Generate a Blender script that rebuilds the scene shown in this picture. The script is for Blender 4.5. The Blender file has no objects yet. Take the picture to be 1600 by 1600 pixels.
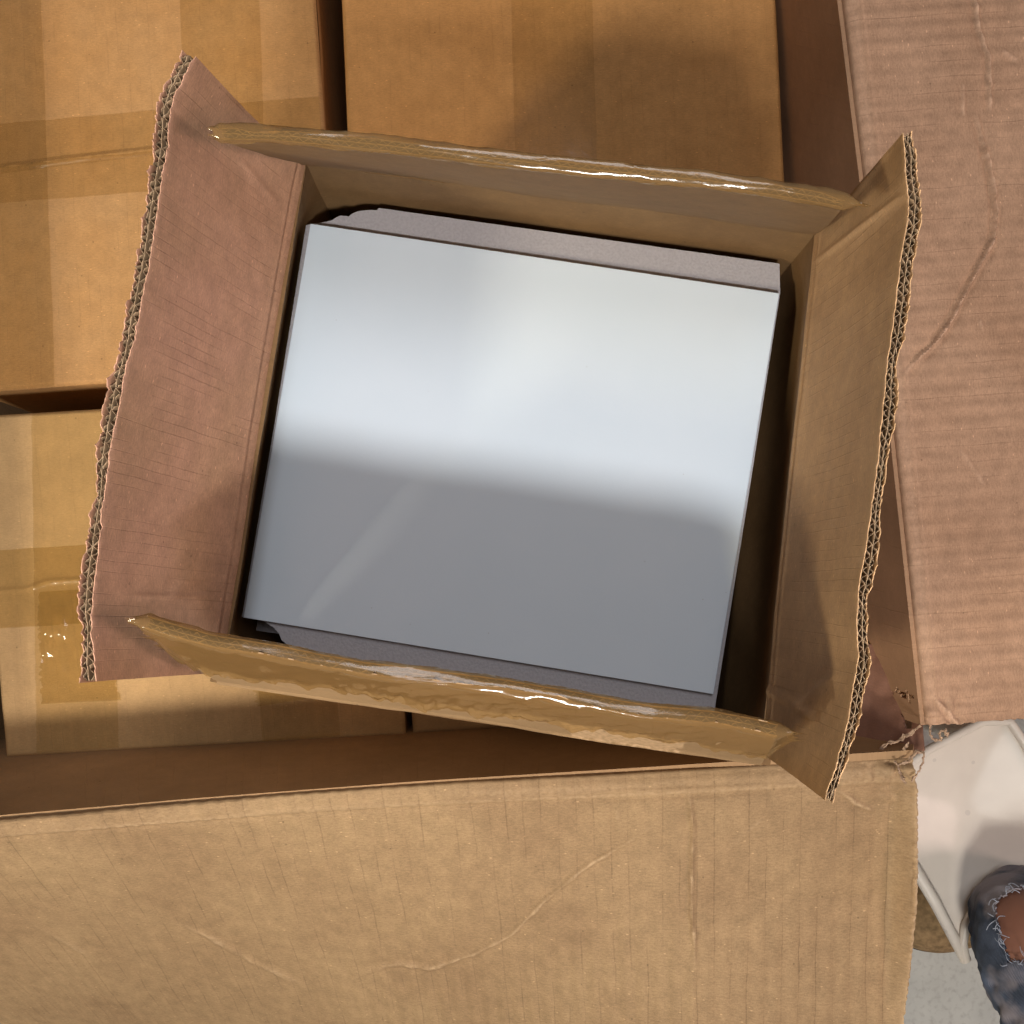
import bpy, math, random
import numpy as np
from mathutils import Vector, Matrix

random.seed(7)
rng = np.random.default_rng(11)
SC = bpy.context.scene
COL = SC.collection
R = math.radians

# ------------------------------------------------------------------ camera
F = 1600.0                       # focal length in photo pixels (photo is 1600 wide)
CAM_Z = 0.70                     # metres above the rim of the open box (rim = z 0)
NAD = (780.0, 920.0)             # where straight down falls in the photo
TX = math.atan((NAD[1] - 800) / F)
TY = math.atan((NAD[0] - 800) / F)
cam_d = bpy.data.cameras.new('camera')
cam = bpy.data.objects.new('camera', cam_d)
COL.objects.link(cam)
cam.location = (0, 0, CAM_Z)
cam.rotation_euler = (TX, -TY, 0)
cam_d.sensor_width = 36.0
cam_d.lens = 36.0 * F / 1600.0
cam_d.clip_start = 0.02
cam_d.clip_end = 50
SC.camera = cam

# ------------------------------------------------------------------ world, lamps, exposure
w = bpy.data.worlds.new('World'); SC.world = w; w.use_nodes = True
bg = w.node_tree.nodes['Background']
bg.inputs[0].default_value = (0.95, 0.84, 0.76, 1); bg.inputs[1].default_value = 0.095
SC.view_settings.view_transform = 'Standard'
SC.view_settings.look = 'None'
SC.view_settings.gamma = 1
SC.view_settings.exposure = -0.04


def area(name, target, direction, dist, size, power, color, spread=180):
    d = bpy.data.lights.new(name, 'AREA'); d.shape = 'DISK'; d.size = size
    d.energy = power; d.color = color; d.spread = R(spread)
    o = bpy.data.objects.new(name, d); COL.objects.link(o)
    v = Vector(direction).normalized()
    o.location = Vector(target) + v * dist
    o.rotation_euler = v.to_track_quat('Z', 'Y').to_euler()
    return o


area('lamp_main', (-0.10, 0.05, -0.05), (0.006, -0.129, 0.216), 2.2, 0.28, 9.2, (1.0, 0.96, 0.91), 90)
area('lamp_key', (-0.36, 0.03, -0.05), (-0.108, -0.106, 0.140), 2.2, 0.32, 3.9, (1.0, 0.88, 0.66), 66)
area('lamp_side', (0.0, 0.05, 0.0), (0.050, -0.012, 0.026), 2.4, 0.5, 15, (1.0, 0.76, 0.70))
area('lamp_high', (0.0, 0.1, 0.0), (0.04, 0.24, 1.0), 2.4, 1.0, 17, (0.97, 0.97, 1.0))


# ------------------------------------------------------------------ helpers
Mrot = np.array(cam.rotation_euler.to_matrix())


def P(u, v, z):
    """photo pixel -> the point of the plane at height z"""
    d = Mrot @ np.array([(u - 800) / F, -(v - 800) / F, -1.0])
    t = (z - CAM_Z) / d[2]
    return np.array([0, 0, CAM_Z]) + d * t


def vnoise(x, y, seed=0):
    """smooth value noise in [-1,1], numpy arrays"""
    x = np.asarray(x, float); y = np.asarray(y, float)
    xi = np.floor(x).astype(np.int64); yi = np.floor(y).astype(np.int64)
    fx = x - xi; fy = y - yi
    fx = fx * fx * (3 - 2 * fx); fy = fy * fy * (3 - 2 * fy)

    def h(a, b):
        n = (a * 374761393 + b * 668265263 + seed * 974634777) & 0x7fffffff
        n = ((n ^ (n >> 13)) * 1274126177) & 0x7fffffff
        return ((n ^ (n >> 16)) & 0xffff) / 32767.5 - 1
    return (h(xi, yi) * (1 - fx) + h(xi + 1, yi) * fx) * (1 - fy) + (h(xi, yi + 1) * (1 - fx) + h(xi + 1, yi + 1) * fx) * fy


def poly_at(pts, s):
    """resample a 3D polyline at fractions s of its length"""
    pts = np.array(pts, float)
    L = np.concatenate([[0], np.cumsum(np.linalg.norm(np.diff(pts, axis=0), axis=1))]); L /= L[-1]
    return np.stack([np.interp(s, L, pts[:, k]) for k in range(3)], -1)


def tag(o, label=None, cat=None, group=None, kind=None):
    for k, v in (('label', label), ('category', cat), ('group', group), ('kind', kind)):
        if v: o[k] = v
    return o


def empty(name, loc=(0, 0, 0)):
    o = bpy.data.objects.new(name, None); COL.objects.link(o); o.location = loc
    o.empty_display_size = 0.02
    return o


def mesh_obj(name, verts, faces, mat, parent=None, uv=None, smooth=True, wear=None):
    me = bpy.data.meshes.new(name)
    me.from_pydata([tuple(map(float, v)) for v in verts], [], [tuple(int(i) for i in f) for f in faces])
    if uv is not None:
        lay = me.uv_layers.new(name='UVMap')
        idx = np.zeros(len(me.loops), dtype=np.int32); me.loops.foreach_get('vertex_index', idx)
        lay.data.foreach_set('uv', np.asarray(uv, np.float32)[idx].ravel())
    if wear is not None and np.any(wear):
        at = me.attributes.new('wear', 'FLOAT', 'POINT'); at.data.foreach_set('value', np.asarray(wear, np.float32))
    me.materials.append(mat)
    me.polygons.foreach_set('use_smooth', [smooth] * len(me.polygons))
    me.update()
    o = bpy.data.objects.new(name, me); COL.objects.link(o)
    if parent is not None:
        o.parent = parent
        if parent.parent is None: o.matrix_parent_inverse = Matrix.Translation(-Vector(parent.location))
    return o


class MB:
    """collects pieces into one mesh"""
    def __init__(s): s.v = []; s.f = []; s.uv = []; s.w = []; s.n = 0

    def add(s, v, f, uv=None, wear=None):
        v = np.asarray(v, float).reshape(-1, 3)
        s.v.append(v); s.f += [tuple(i + s.n for i in q) for q in f]
        s.uv.append(np.zeros((len(v), 2)) if uv is None else np.asarray(uv, float).reshape(-1, 2))
        s.w.append(np.zeros(len(v)) if wear is None else np.asarray(wear, float).ravel())
        s.n += len(v)

    def build(s, name, mat, parent=None, smooth=True):
        o = mesh_obj(name, np.concatenate(s.v), s.f, mat, parent, np.concatenate(s.uv), smooth, np.concatenate(s.w))
        if smooth:
            try: o.data.set_sharp_from_angle(angle=R(50))
            except Exception: pass
        return o


def normals(G):
    du = np.gradient(G, axis=0); dv = np.gradient(G, axis=1)
    n = np.cross(du, dv); n /= np.linalg.norm(n, axis=2, keepdims=True) + 1e-12
    return n


def gridfaces(nu, nv, off=0, flip=False, keep=None):
    f = []
    for i in range(nu - 1):
        for j in range(nv - 1):
            if keep is not None and not keep[i, j]: continue
            a = off + i * nv + j
            q = (a, a + nv, a + nv + 1, a + 1)
            f.append(q[::-1] if flip else q)
    return f


def slab(mb, G, UV, a, b, N=None, keep=None, wear=None):
    """closed sheet between offsets a and b along the normals of grid G"""
    if N is None: N = normals(G)
    a = np.asarray(a); b = np.asarray(b)
    A = G + N * (a[..., None] if a.ndim else a); B = G + N * (b[..., None] if b.ndim else b)
    nu, nv = G.shape[:2]; n = nu * nv
    f = gridfaces(nu, nv, 0, True, keep) + gridfaces(nu, nv, n, False, keep)
    if keep is None:
        loop = [i * nv for i in range(nu)] + [(nu - 1) * nv + j for j in range(1, nv)] + \
               [i * nv + nv - 1 for i in range(nu - 2, -1, -1)] + [j for j in range(nv - 2, 0, -1)]
        for k in range(len(loop)):
            p, q = loop[k], loop[(k + 1) % len(loop)]
            f.append((p, q, q + n, p + n))
    else:
        K = np.zeros((nu + 1, nv + 1), bool); K[1:nu, 1:nv] = keep
        for i in range(nu - 1):
            for j in range(nv - 1):
                if not keep[i, j]: continue
                c = [i * nv + j, (i + 1) * nv + j, (i + 1) * nv + j + 1, i * nv + j + 1]
                for (e0, e1, di, dj) in ((0, 1, 0, -1), (1, 2, 1, 0), (2, 3, 0, 1), (3, 0, -1, 0)):
                    if not K[i + 1 + di, j + 1 + dj]:
                        f.append((c[e0], c[e1], c[e1] + n, c[e0] + n))
    mb.add(np.concatenate([A.reshape(-1, 3), B.reshape(-1, 3)]), f, np.concatenate([UV.reshape(-1, 2)] * 2), None if wear is None else np.concatenate([np.broadcast_to(wear, G.shape[:2]).ravel()] * 2))


def ruled(H, T, nu, nv, s=None, t=None):
    """grid between polyline H (t=0) and polyline T (t=1); uv in metres"""
    s = np.linspace(0, 1, nu) if s is None else s
    t = np.linspace(0, 1, nv) if t is None else t
    h = poly_at(H, s); k = poly_at(T, s)
    G = h[:, None, :] * (1 - t)[None, :, None] + k[:, None, :] * t[None, :, None]
    L = np.linalg.norm(np.diff(np.array(H, float), axis=0), axis=1).sum()
    W = np.linalg.norm(k - h, axis=1).mean()
    UV = np.stack(np.broadcast_arrays((s * L)[:, None], (t * W)[None, :]), -1).copy()
    return G, UV


def seg_dist(UV, pts):
    """distance of every grid uv to a polyline, and signed side"""
    d = np.full(UV.shape[:2], 1e9); sg = np.zeros(UV.shape[:2]); al = np.zeros(UV.shape[:2]); acc = 0
    tot = sum(math.dist(pts[i], pts[i + 1]) for i in range(len(pts) - 1))
    for i in range(len(pts) - 1):
        a = np.array(pts[i]); b = np.array(pts[i + 1]); ab = b - a; L = np.linalg.norm(ab)
        t = np.clip(((UV - a) @ ab) / (L * L), 0, 1)
        q = a + t[..., None] * ab; dd = np.linalg.norm(UV - q, axis=-1)
        c = ab[0] * (UV[..., 1] - a[1]) - ab[1] * (UV[..., 0] - a[0])
        m = dd < d
        d = np.where(m, dd, d); sg = np.where(m, np.sign(c), sg); al = np.where(m, (acc + t * L) / tot, al); acc += L
    return d, sg, al


def inside(poly, X, Y):
    r = np.zeros(X.shape, bool); n = len(poly)
    for i in range(n):
        x1, y1 = poly[i]; x2, y2 = poly[(i + 1) % n]
        c = ((y1 > Y) != (y2 > Y)) & (X < (x2 - x1) * (Y - y1) / ((y2 - y1) + 1e-15) + x1)
        r ^= c
    return r


def tube(mb, pts, rad, seg=6, closed=False):
    pts = np.array(pts, float); n = len(pts)
    rad = np.full(n, rad) if np.isscalar(rad) else np.asarray(rad)
    tan = np.gradient(pts, axis=0); tan /= np.linalg.norm(tan, axis=1, keepdims=True) + 1e-12
    ref = np.array([0, 0, 1.0]) if abs(tan[0][2]) < .9 else np.array([1.0, 0, 0])
    V = []
    for i in range(n):
        a = np.cross(tan[i], ref); a /= np.linalg.norm(a) + 1e-12; b = np.cross(tan[i], a)
        for k in range(seg):
            th = 2 * math.pi * k / seg
            V.append(pts[i] + rad[i] * (math.cos(th) * a + math.sin(th) * b))
    f = []
    for i in range(n - 1):
        for k in range(seg):
            f.append((i * seg + k, i * seg + (k + 1) % seg, (i + 1) * seg + (k + 1) % seg, (i + 1) * seg + k))
    f.append(tuple(range(seg))[::-1]); f.append(tuple(range((n - 1) * seg, n * seg)))
    mb.add(V, f)


# ------------------------------------------------------------------ materials
class NT:
    def __init__(s, name):
        s.m = bpy.data.materials.new(name); s.m.use_nodes = True
        s.t = s.m.node_tree; s.t.nodes.clear()
        s.out = s.t.nodes.new('ShaderNodeOutputMaterial')

    def n(s, typ, **kw):
        o = s.t.nodes.new('ShaderNode' + typ)
        for k, v in kw.items():
            if k.startswith('i_'):
                key = k[2:]; key = int(key) if key.isdigit() else key.replace('_', ' ')
                if hasattr(v, 'is_output'): s.t.links.new(v, o.inputs[key])
                else: o.inputs[key].default_value = v
            else: setattr(o, k, v)
        return o

    def l(s, a, b): s.t.links.new(a, b)

    def math(s, op, a, b=0.0, c=0.0, clamp=False):
        o = s.t.nodes.new('ShaderNodeMath'); o.operation = op; o.use_clamp = clamp
        for i, v in enumerate((a, b, c)):
            if hasattr(v, 'is_output'): s.t.links.new(v, o.inputs[i])
            else: o.inputs[i].default_value = v
        return o.outputs[0]

    def mix(s, f, a, b, mode='MIX'):
        o = s.t.nodes.new('ShaderNodeMix'); o.data_type = 'RGBA'; o.blend_type = mode
        for i, v in ((0, f), (6, a), (7, b)):
            if hasattr(v, 'is_output'): s.t.links.new(v, o.inputs[i])
            elif isinstance(v, (tuple, list)): o.inputs[i].default_value = (*v[:3], 1)
            else: o.inputs[i].default_value = v
        return o.outputs[2]

    def ramp(s, fac, pts):
        o = s.t.nodes.new('ShaderNodeValToRGB'); s.l(fac, o.inputs[0])
        e = o.color_ramp.elements
        while len(e) < len(pts): e.new(0.5)
        for i, (p, c) in enumerate(pts):
            e[i].position = p; e[i].color = (c, c, c, 1) if not isinstance(c, tuple) else (*c, 1)
        return o.outputs[0]


def kraft(name, col, pitch=0.0, line=0.3, fibre=1.0, rough=0.75, bump=0.35, col2=None, blotch=0.10, edgecol=None):
    """kraft paper: fibres, pale flecks, dark specks, broken washboard lines over the flutes (uv in metres)"""
    s = NT(name)
    uv = s.n('UVMap').outputs[0]
    obj = s.n('TexCoord').outputs['Object']
    mp = s.n('Mapping', i_Vector=uv, i_Scale=(260, 700, 1)).outputs[0]
    fine = s.n('TexNoise', i_Vector=mp, i_Scale=1.0, i_Detail=4.0, i_Roughness=0.65).outputs[0]
    grain = s.n('TexNoise', i_Vector=uv, i_Scale=900.0, i_Detail=2.0).outputs[0]
    big = s.n('TexNoise', i_Vector=obj, i_Scale=9.0, i_Detail=4.0, i_Roughness=0.55).outputs[0]
    mid = s.n('TexNoise', i_Vector=uv, i_Scale=75.0, i_Detail=3.0).outputs[0]
    c2 = col2 or tuple(c * 0.80 for c in col)
    base = s.mix(s.ramp(big, [(0.35, 0.0), (0.68, 1.0)]), col, c2)
    f1 = s.math('MULTIPLY_ADD', s.math('SUBTRACT', fine, 0.5), 0.55 * fibre, 1.0)
    f2 = s.math('MULTIPLY_ADD', s.math('SUBTRACT', mid, 0.5), 0.35 * fibre, 1.0)
    f3 = s.math('MULTIPLY_ADD', s.math('SUBTRACT', grain, 0.5), 0.30 * fibre, 1.0)
    f = s.math('MULTIPLY', s.math('MULTIPLY', f1, f2), f3)
    # pale flecks and dark specks
    vo = s.n('TexVoronoi', i_Vector=s.n('Mapping', i_Vector=uv, i_Scale=(150, 330, 1), i_Rotation=(0, 0, 0.3)).outputs[0], i_Scale=1.0)
    fl = s.math('MULTIPLY', s.math('LESS_THAN', vo.outputs[0], 0.16), s.math('GREATER_THAN', s.n('SeparateColor', i_Color=vo.outputs[1]).outputs[0], 0.90))
    vd = s.n('TexVoronoi', i_Vector=uv, i_Scale=120.0)
    sp = s.math('MULTIPLY', s.math('LESS_THAN', vd.outputs[0], 0.10), s.math('GREATER_THAN', s.n('SeparateColor', i_Color=vd.outputs[1]).outputs[1], 0.93))
    f = s.math('ADD', f, s.math('MULTIPLY', fl, 0.35 * fibre))
    f = s.math('SUBTRACT', f, s.math('MULTIPLY', sp, 0.35))
    h = s.math('ADD', s.math('MULTIPLY', fine, 0.5), s.math('MULTIPLY', grain, 0.35))
    if pitch:
        x = s.n('SeparateXYZ', i_Vector=uv).outputs[0]
        wob = s.n('TexNoise', i_Vector=s.n('Mapping', i_Vector=uv, i_Scale=(20, 20, 1)).outputs[0], i_Scale=1.0, i_Detail=2.0).outputs[0]
        ph = s.math('ADD', s.math('DIVIDE', x, pitch), s.math('MULTIPLY', wob, 0.35))
        fr = s.math('ABSOLUTE', s.math('SUBTRACT', s.math('FRACT', ph), 0.5))
        ln = s.math('SUBTRACT', 1.0, s.math('DIVIDE', fr, 0.055), clamp=True)
        brk = s.n('TexNoise', i_Vector=s.n('Mapping', i_Vector=uv, i_Scale=(60, 16, 1)).outputs[0], i_Scale=1.0, i_Detail=3.0).outputs[0]
        ln = s.math('MULTIPLY', ln, s.ramp(brk, [(0.42, 0.0), (0.60, 1.0)]))
        f = s.math('SUBTRACT', f, s.math('MULTIPLY', ln, line))
        h = s.math('SUBTRACT', h, s.math('MULTIPLY', ln, 0.8))
    c = s.mix(1.0, base, s.n('CombineColor', i_0=f, i_1=f, i_2=f).outputs[0], 'MULTIPLY')
    wear = s.n('Attribute', attribute_name='wear').outputs['Fac']
    wn = s.n('TexNoise', i_Vector=uv, i_Scale=260.0, i_Detail=3.0).outputs[0]
    c = s.mix(s.math('MULTIPLY', wear, s.ramp(wn, [(0.35, 0.25), (0.6, 1.0)])), c, tuple(min(0.78, x * 1.45 + 0.05) for x in col))
    bp = s.n('Bump', i_Strength=bump, i_Distance=0.0006, i_Height=h)
    b = s.n('BsdfPrincipled', i_Base_Color=c, i_Roughness=rough, i_Normal=bp.outputs[0])
    b.inputs['Specular IOR Level'].default_value = 0.25
    s.l(b.outputs[0], s.out.inputs[0])
    return s.m


def tape_mat(name, tint=(0.74, 0.60, 0.36), rough=0.13, wr=0.5, scale=70.0, stretch=(1, 1, 1), body=0.25, bodycol=(0.40, 0.27, 0.11), ior=1.45):
    """packing tape: a tinted clear film with a wrinkled gloss"""
    s = NT(name)
    uv = s.n('UVMap').outputs[0]
    mp = s.n('Mapping', i_Vector=uv, i_Scale=stretch).outputs[0]
    a = s.n('TexNoise', i_Vector=mp, i_Scale=scale, i_Detail=3.0, i_Distortion=0.6).outputs[0]
    r = s.math('ABSOLUTE', s.math('SUBTRACT', a, 0.5))
    bp = s.n('Bump', i_Strength=wr, i_Distance=0.0012, i_Height=r)
    tr = s.n('BsdfTransparent', i_Color=(*tint, 1))
    df = s.n('BsdfDiffuse', i_Color=(*bodycol, 1), i_Normal=bp.outputs[0])
    gl = s.n('BsdfGlossy', i_Color=(1, 1, 1, 1), i_Roughness=rough, i_Normal=bp.outputs[0])
    m1 = s.n('MixShader', i_0=body, i_1=tr.outputs[0], i_2=df.outputs[0])
    fr = s.n('Fresnel', i_IOR=ior, i_Normal=bp.outputs[0])
    m2 = s.n('MixShader', i_0=s.math('MINIMUM', fr.outputs[0], 0.14), i_1=m1.outputs[0], i_2=gl.outputs[0])
    s.l(m2.outputs[0], s.out.inputs[0])
    return s.m


def simple(name, col, rough=0.6, noise=0.1, scale=60.0, bump=0.1, spec=0.4, dist=0.001, vec='Object'):
    s = NT(name)
    v = s.n('TexCoord').outputs[vec]
    a = s.n('TexNoise', i_Vector=v, i_Scale=scale, i_Detail=5.0).outputs[0]
    c = s.mix(s.ramp(a, [(0.3, 0.0), (0.7, 1.0)]), tuple(x * (1 - noise) for x in col), tuple(min(1, x * (1 + noise)) for x in col))
    bp = s.n('Bump', i_Strength=bump, i_Distance=dist, i_Height=a)
    b = s.n('BsdfPrincipled', i_Base_Color=c, i_Roughness=rough, i_Normal=bp.outputs[0])
    b.inputs['Specular IOR Level'].default_value = spec
    s.l(b.outputs[0], s.out.inputs[0])
    return s.m


K_TAN = (0.46, 0.270, 0.125)
M_in = kraft('kraft_inner', (0.50, 0.305, 0.150), 0.0062, 0.06, 1.3, col2=(0.37, 0.215, 0.10), bump=0.5)
M_wallin_shade = kraft('kraft_inner_wall_shaded', (0.225, 0.132, 0.057), 0.0, 0, 1.0, col2=(0.185, 0.105, 0.045))  # same board as the flaps; shade on walls and top flap painted in
M_pink = kraft('kraft_reddish', (0.50, 0.275, 0.180), 0.0062, 0.06, 1.5, col2=(0.44, 0.255, 0.150), bump=0.6)
M_out = kraft('kraft_outer', (0.37, 0.235, 0.120), 0.0075, 0.06, 0.7)
M_left = kraft('kraft_left_carton', (0.52, 0.290, 0.120), 0.0105, 0.10, 1.1, col2=(0.51, 0.265, 0.095))
M_mid = kraft('kraft_middle_carton', (0.53, 0.270, 0.095), 0.0105, 0.08, 1.1, col2=(0.44, 0.215, 0.07))
M_big = kraft('kraft_large_carton', (0.345, 0.228, 0.120), 0.0135, 0.20, 1.6, col2=(0.280, 0.178, 0.094), bump=0.5)
M_bigE = kraft('kraft_large_carton_side', (0.40, 0.245, 0.155), 0.0130, 0.18, 1.6, col2=(0.34, 0.200, 0.122), bump=0.5)
M_flute_shade = kraft('kraft_flute_shaded', (0.36, 0.25, 0.15), 0.0, 0, 0.8, rough=0.9)  # darker than the liners: shade inside the flute holes put into the colour
M_torn = kraft('kraft_torn', (0.50, 0.34, 0.23), 0.0, 0, 1.2, rough=0.9, bump=0.6)
M_tape = tape_mat('tape_flat', (0.95, 0.925, 0.84), 0.18, 0.25, 40.0, body=0.05)
M_tapeW = tape_mat('tape_wrinkled', (0.92, 0.88, 0.75), 0.10, 0.9, 90.0, (1, .35, 1), body=0.06)
M_tapeE = tape_mat('tape_edge', (0.80, 0.68, 0.42), 0.13, 0.28, 40.0, (1, 4, 1), body=0.40, bodycol=(0.34, 0.21, 0.09), ior=1.45)

# ------------------------------------------------------------------ floor
s = NT('concrete')
v = s.n('TexCoord').outputs['Object']
a = s.n('TexNoise', i_Vector=v, i_Scale=9.0, i_Detail=8.0, i_Roughness=0.6).outputs[0]
b_ = s.n('TexNoise', i_Vector=v, i_Scale=120.0, i_Detail=4.0).outputs[0]
c = s.mix(s.ramp(a, [(0.3, 0.0), (0.7, 1.0)]), (0.46, 0.48, 0.46), (0.62, 0.64, 0.61))
c = s.mix(s.ramp(b_, [(0.30, 0.35), (0.50, 0.0)]), c, (0.26, 0.26, 0.25))
bp = s.n('Bump', i_Strength=0.3, i_Distance=0.002, i_Height=b_)
b = s.n('BsdfPrincipled', i_Base_Color=c, i_Roughness=0.7, i_Normal=bp.outputs[0])
s.l(b.outputs[0], s.out.inputs[0]); M_floor = s.m
FZ = -0.75
fl = mesh_obj('floor', [(-6, -6, FZ), (6, -6, FZ), (6, 6, FZ), (-6, 6, FZ)], [(0, 1, 2, 3)], M_floor, None, None, False)
tag(fl, kind='structure')

# ------------------------------------------------------------------ large carton round everything
ZR = -0.10                                            # its rim
big = empty('large_carton', (0.0, 0.3, FZ))
tag(big, 'huge brown carton holding the smaller cartons, creased wide flaps folded outward and a torn corner', 'box')

HS = [P(-420, 1322, ZR), P(0, 1288, ZR), P(300, 1262, ZR), P(640, 1236, ZR), P(1000, 1214, ZR), P(1432, 1186, ZR)]       # south hinge
HE = [P(1240, -760, ZR), P(1325, 0, ZR), P(1362, 300, ZR), P(1403, 640, ZR), P(1456, 1134, ZR)]                       # east hinge


def flat(pts, z): return [np.array([p[0], p[1], z]) for p in pts]


# south wall (its inner face is the shaded strip)
south_bot = [P(-420, 1212, -0.25), P(0, 1186, -0.25), P(640, 1150, -0.25), P(1000, 1132, -0.25), P(1445, 1104, -0.25)]
G, UV = ruled([p - [0, 0, .007] for p in HS], south_bot, 120, 14)
G2, UV2 = ruled(south_bot, flat(south_bot, FZ + 0.004), 120, 6)
mb = MB()
G[:, :, 1] += 0.0015 * vnoise(UV[..., 0] * 14, UV[..., 1] * 20, 3) * np.sin(np.linspace(0, math.pi, 14))[None, :]
GG = np.concatenate([G, G2[:, 1:]], 1); UU = np.concatenate([UV, UV2[:, 1:] + [0, UV[0, -1, 1]]], 1)
slab(mb, GG, UU, 0.0, 0.006)
mb.build('wall', kraft('kraft_large_carton_wall', (0.40, 0.245, 0.125), 0.0135, 0.05, 0.7), big)
# east wall, with a jagged split near the corner
east_bot = [P(1165, -760, -0.25), P(1240, 0, -0.25), P(1262, 300, -0.25), P(1292, 640, -0.25), P(1345, 1096, -0.25)]
nE = 420
G, UV = ruled([p - [0, 0, .007] for p in HE], east_bot, nE, 40)
Lh = UV[-1, 0, 0]; Wh = UV[0, -1, 1]
mb = MB()
xc = Lh - 0.020
tcrack = UV[..., 1]
cx = xc + 0.0035 * vnoise(tcrack * 190, 0 * tcrack, 5) + 0.002 * vnoise(tcrack * 500, 0 * tcrack, 6)
half = 0.0035 * np.clip((0.062 - tcrack) / 0.05, 0, 1) * np.clip((tcrack - 0.010) / 0.01, 0.15, 1) * (1 + 0.5 * vnoise(tcrack * 380, 0 * tcrack, 9))
cut = np.abs(UV[..., 0] - cx) < half
keep = ~cut[:-1, :-1]
G2, UV2 = ruled(east_bot, flat(east_bot, FZ + 0.004), nE, 5)
GG = np.concatenate([G, G2[:, 1:]], 1); UU = np.concatenate([UV, UV2[:, 1:] + [0, Wh]], 1)
kk = np.ones((nE - 1, GG.shape[1] - 1), bool); kk[:, :39] = keep
slab(mb, GG, UU, 0.0, -0.006, keep=kk)
mb.build('wall', kraft('kraft_large_carton_wall_east', (0.42, 0.245, 0.142), 0.013, 0.04, 0.7), big)
def roll(G, UV, wear, side):
    '''carry the flap round the hinge and a little way down the inside of the wall'''
    off = [(0.0022, -0.016), (0.0026, -0.0085), (0.0026, -0.0045), (0.0021, -0.0018), (0.0012, -0.0005)]
    rows = [G[:, 0] + np.array([side[0] * a, side[1] * a, b]) for a, b in off]
    uvr = [UV[:, 0] - [0, 0.004 * (5 - k)] for k in range(5)]
    return np.concatenate([np.stack(rows, 1), G], 1), np.concatenate([np.stack(uvr, 1), UV], 1), np.concatenate([wear[:, :1] * .3, wear[:, :1] * .4, np.repeat(wear[:, :1] * .6, 3, 1), wear], 1)


# the two far walls stand outside the frame
wl = P(-80, 1225, -0.25)[0]; yn = 0.95
for a_, b_2 in (((wl, -0.20), (wl - .09, yn)), ((wl - .09, yn), (P(1165, -760, -0.25)[0] - .005, yn))):
    H = [np.array([*a_, ZR]), np.array([*b_2, ZR])]; T = flat(H, FZ + 0.004)
    G, UV = ruled(H, T, 8, 8); mb = MB(); slab(mb, G, UV, 0, 0.006); mb.build('wall', M_big, big)
mb = MB(); G, UV = ruled([np.array([wl, -.2, FZ + .006]), np.array([wl, yn, FZ + .006])], [np.array([.26, -.15, FZ + .006]), np.array([.26, yn, FZ + .006])], 4, 4)
slab(mb, G, UV, 0, 0.004); mb.build('base', M_big, big)


# south flap: hangs steeply on the left, lies almost level on the right
def col3(*a): return np.array(a)


ns, nt = 620, 330
zs = [-0.56, -0.50, -0.40, -0.28, -0.17, -0.115, -0.10]
us = [(-420, 1322), (0, 1288), (300, 1262), (640, 1236), (1000, 1214), (1250, 1198), (1424, 1187)]
ue = [(170, 1740), (330, 1730), (500, 1730), (720, 1730), (1010, 1730), (1240, 1730), (1405, 1730)]
HSf = [P(a, b, ZR) for a, b in us]
TSf = [P(a, b, z) for (a, b), z in zip(ue, zs)]
ss = np.linspace(0, 1, ns); tt = np.linspace(0, 1, nt)
keyl = np.array([0.0]); hp = np.array(HSf); keyl = np.concatenate([[0], np.cumsum(np.linalg.norm(np.diff(hp, axis=0), axis=1))]); keyl /= keyl[-1]


def smoothinterp(s_, xs, ys):
    """Catmull-Rom through keys"""
    ys = np.array(ys, float); xs = np.array(xs)
    m = np.gradient(ys, xs, axis=0)
    k = np.clip(np.searchsorted(xs, s_) - 1, 0, len(xs) - 2)
    h = (xs[k + 1] - xs[k]); t = ((s_ - xs[k]) / h)[:, None]; h = h[:, None]
    return (2 * t**3 - 3 * t**2 + 1) * ys[k] + (t**3 - 2 * t**2 + t) * h * m[k] + (-2 * t**3 + 3 * t**2) * ys[k + 1] + (t**3 - t**2) * h * m[k + 1]


hh = smoothinterp(ss, keyl, HSf); te = smoothinterp(ss, keyl, TSf)
G = hh[:, None] * (1 - tt)[None, :, None] + te[:, None] * tt[None, :, None]
Ls = np.linalg.norm(hp[-1] - hp[0]); Wt = np.linalg.norm(te - hh, axis=1)
UV = np.stack([np.broadcast_to((ss * Ls)[:, None], (ns, nt)), tt[None] * Wt[:, None]], -1).copy()
# photo pixel of every grid point, used only to say where on the sheet each crease runs
Rt = Mrot.T


def proj(G):
    q = (G - np.array([0, 0, CAM_Z])) @ Rt.T
    return np.stack([800 + F * q[..., 0] / -q[..., 2], 800 - F * q[..., 1] / -q[..., 2]], -1)


PX = proj(G)
N = normals(G); N *= np.sign(N[..., 2:3])
disp = 0.0012 * vnoise(UV[..., 0] * 9, UV[..., 1] * 9, 1) + 0.0005 * vnoise(UV[..., 0] * 30, UV[..., 1] * 30, 2)
disp += 0.00045 * np.cos(2 * math.pi * UV[..., 0] / 0.0135) * (0.6 + 0.4 * vnoise(UV[..., 0] * 12, UV[..., 1] * 12, 4))
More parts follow.
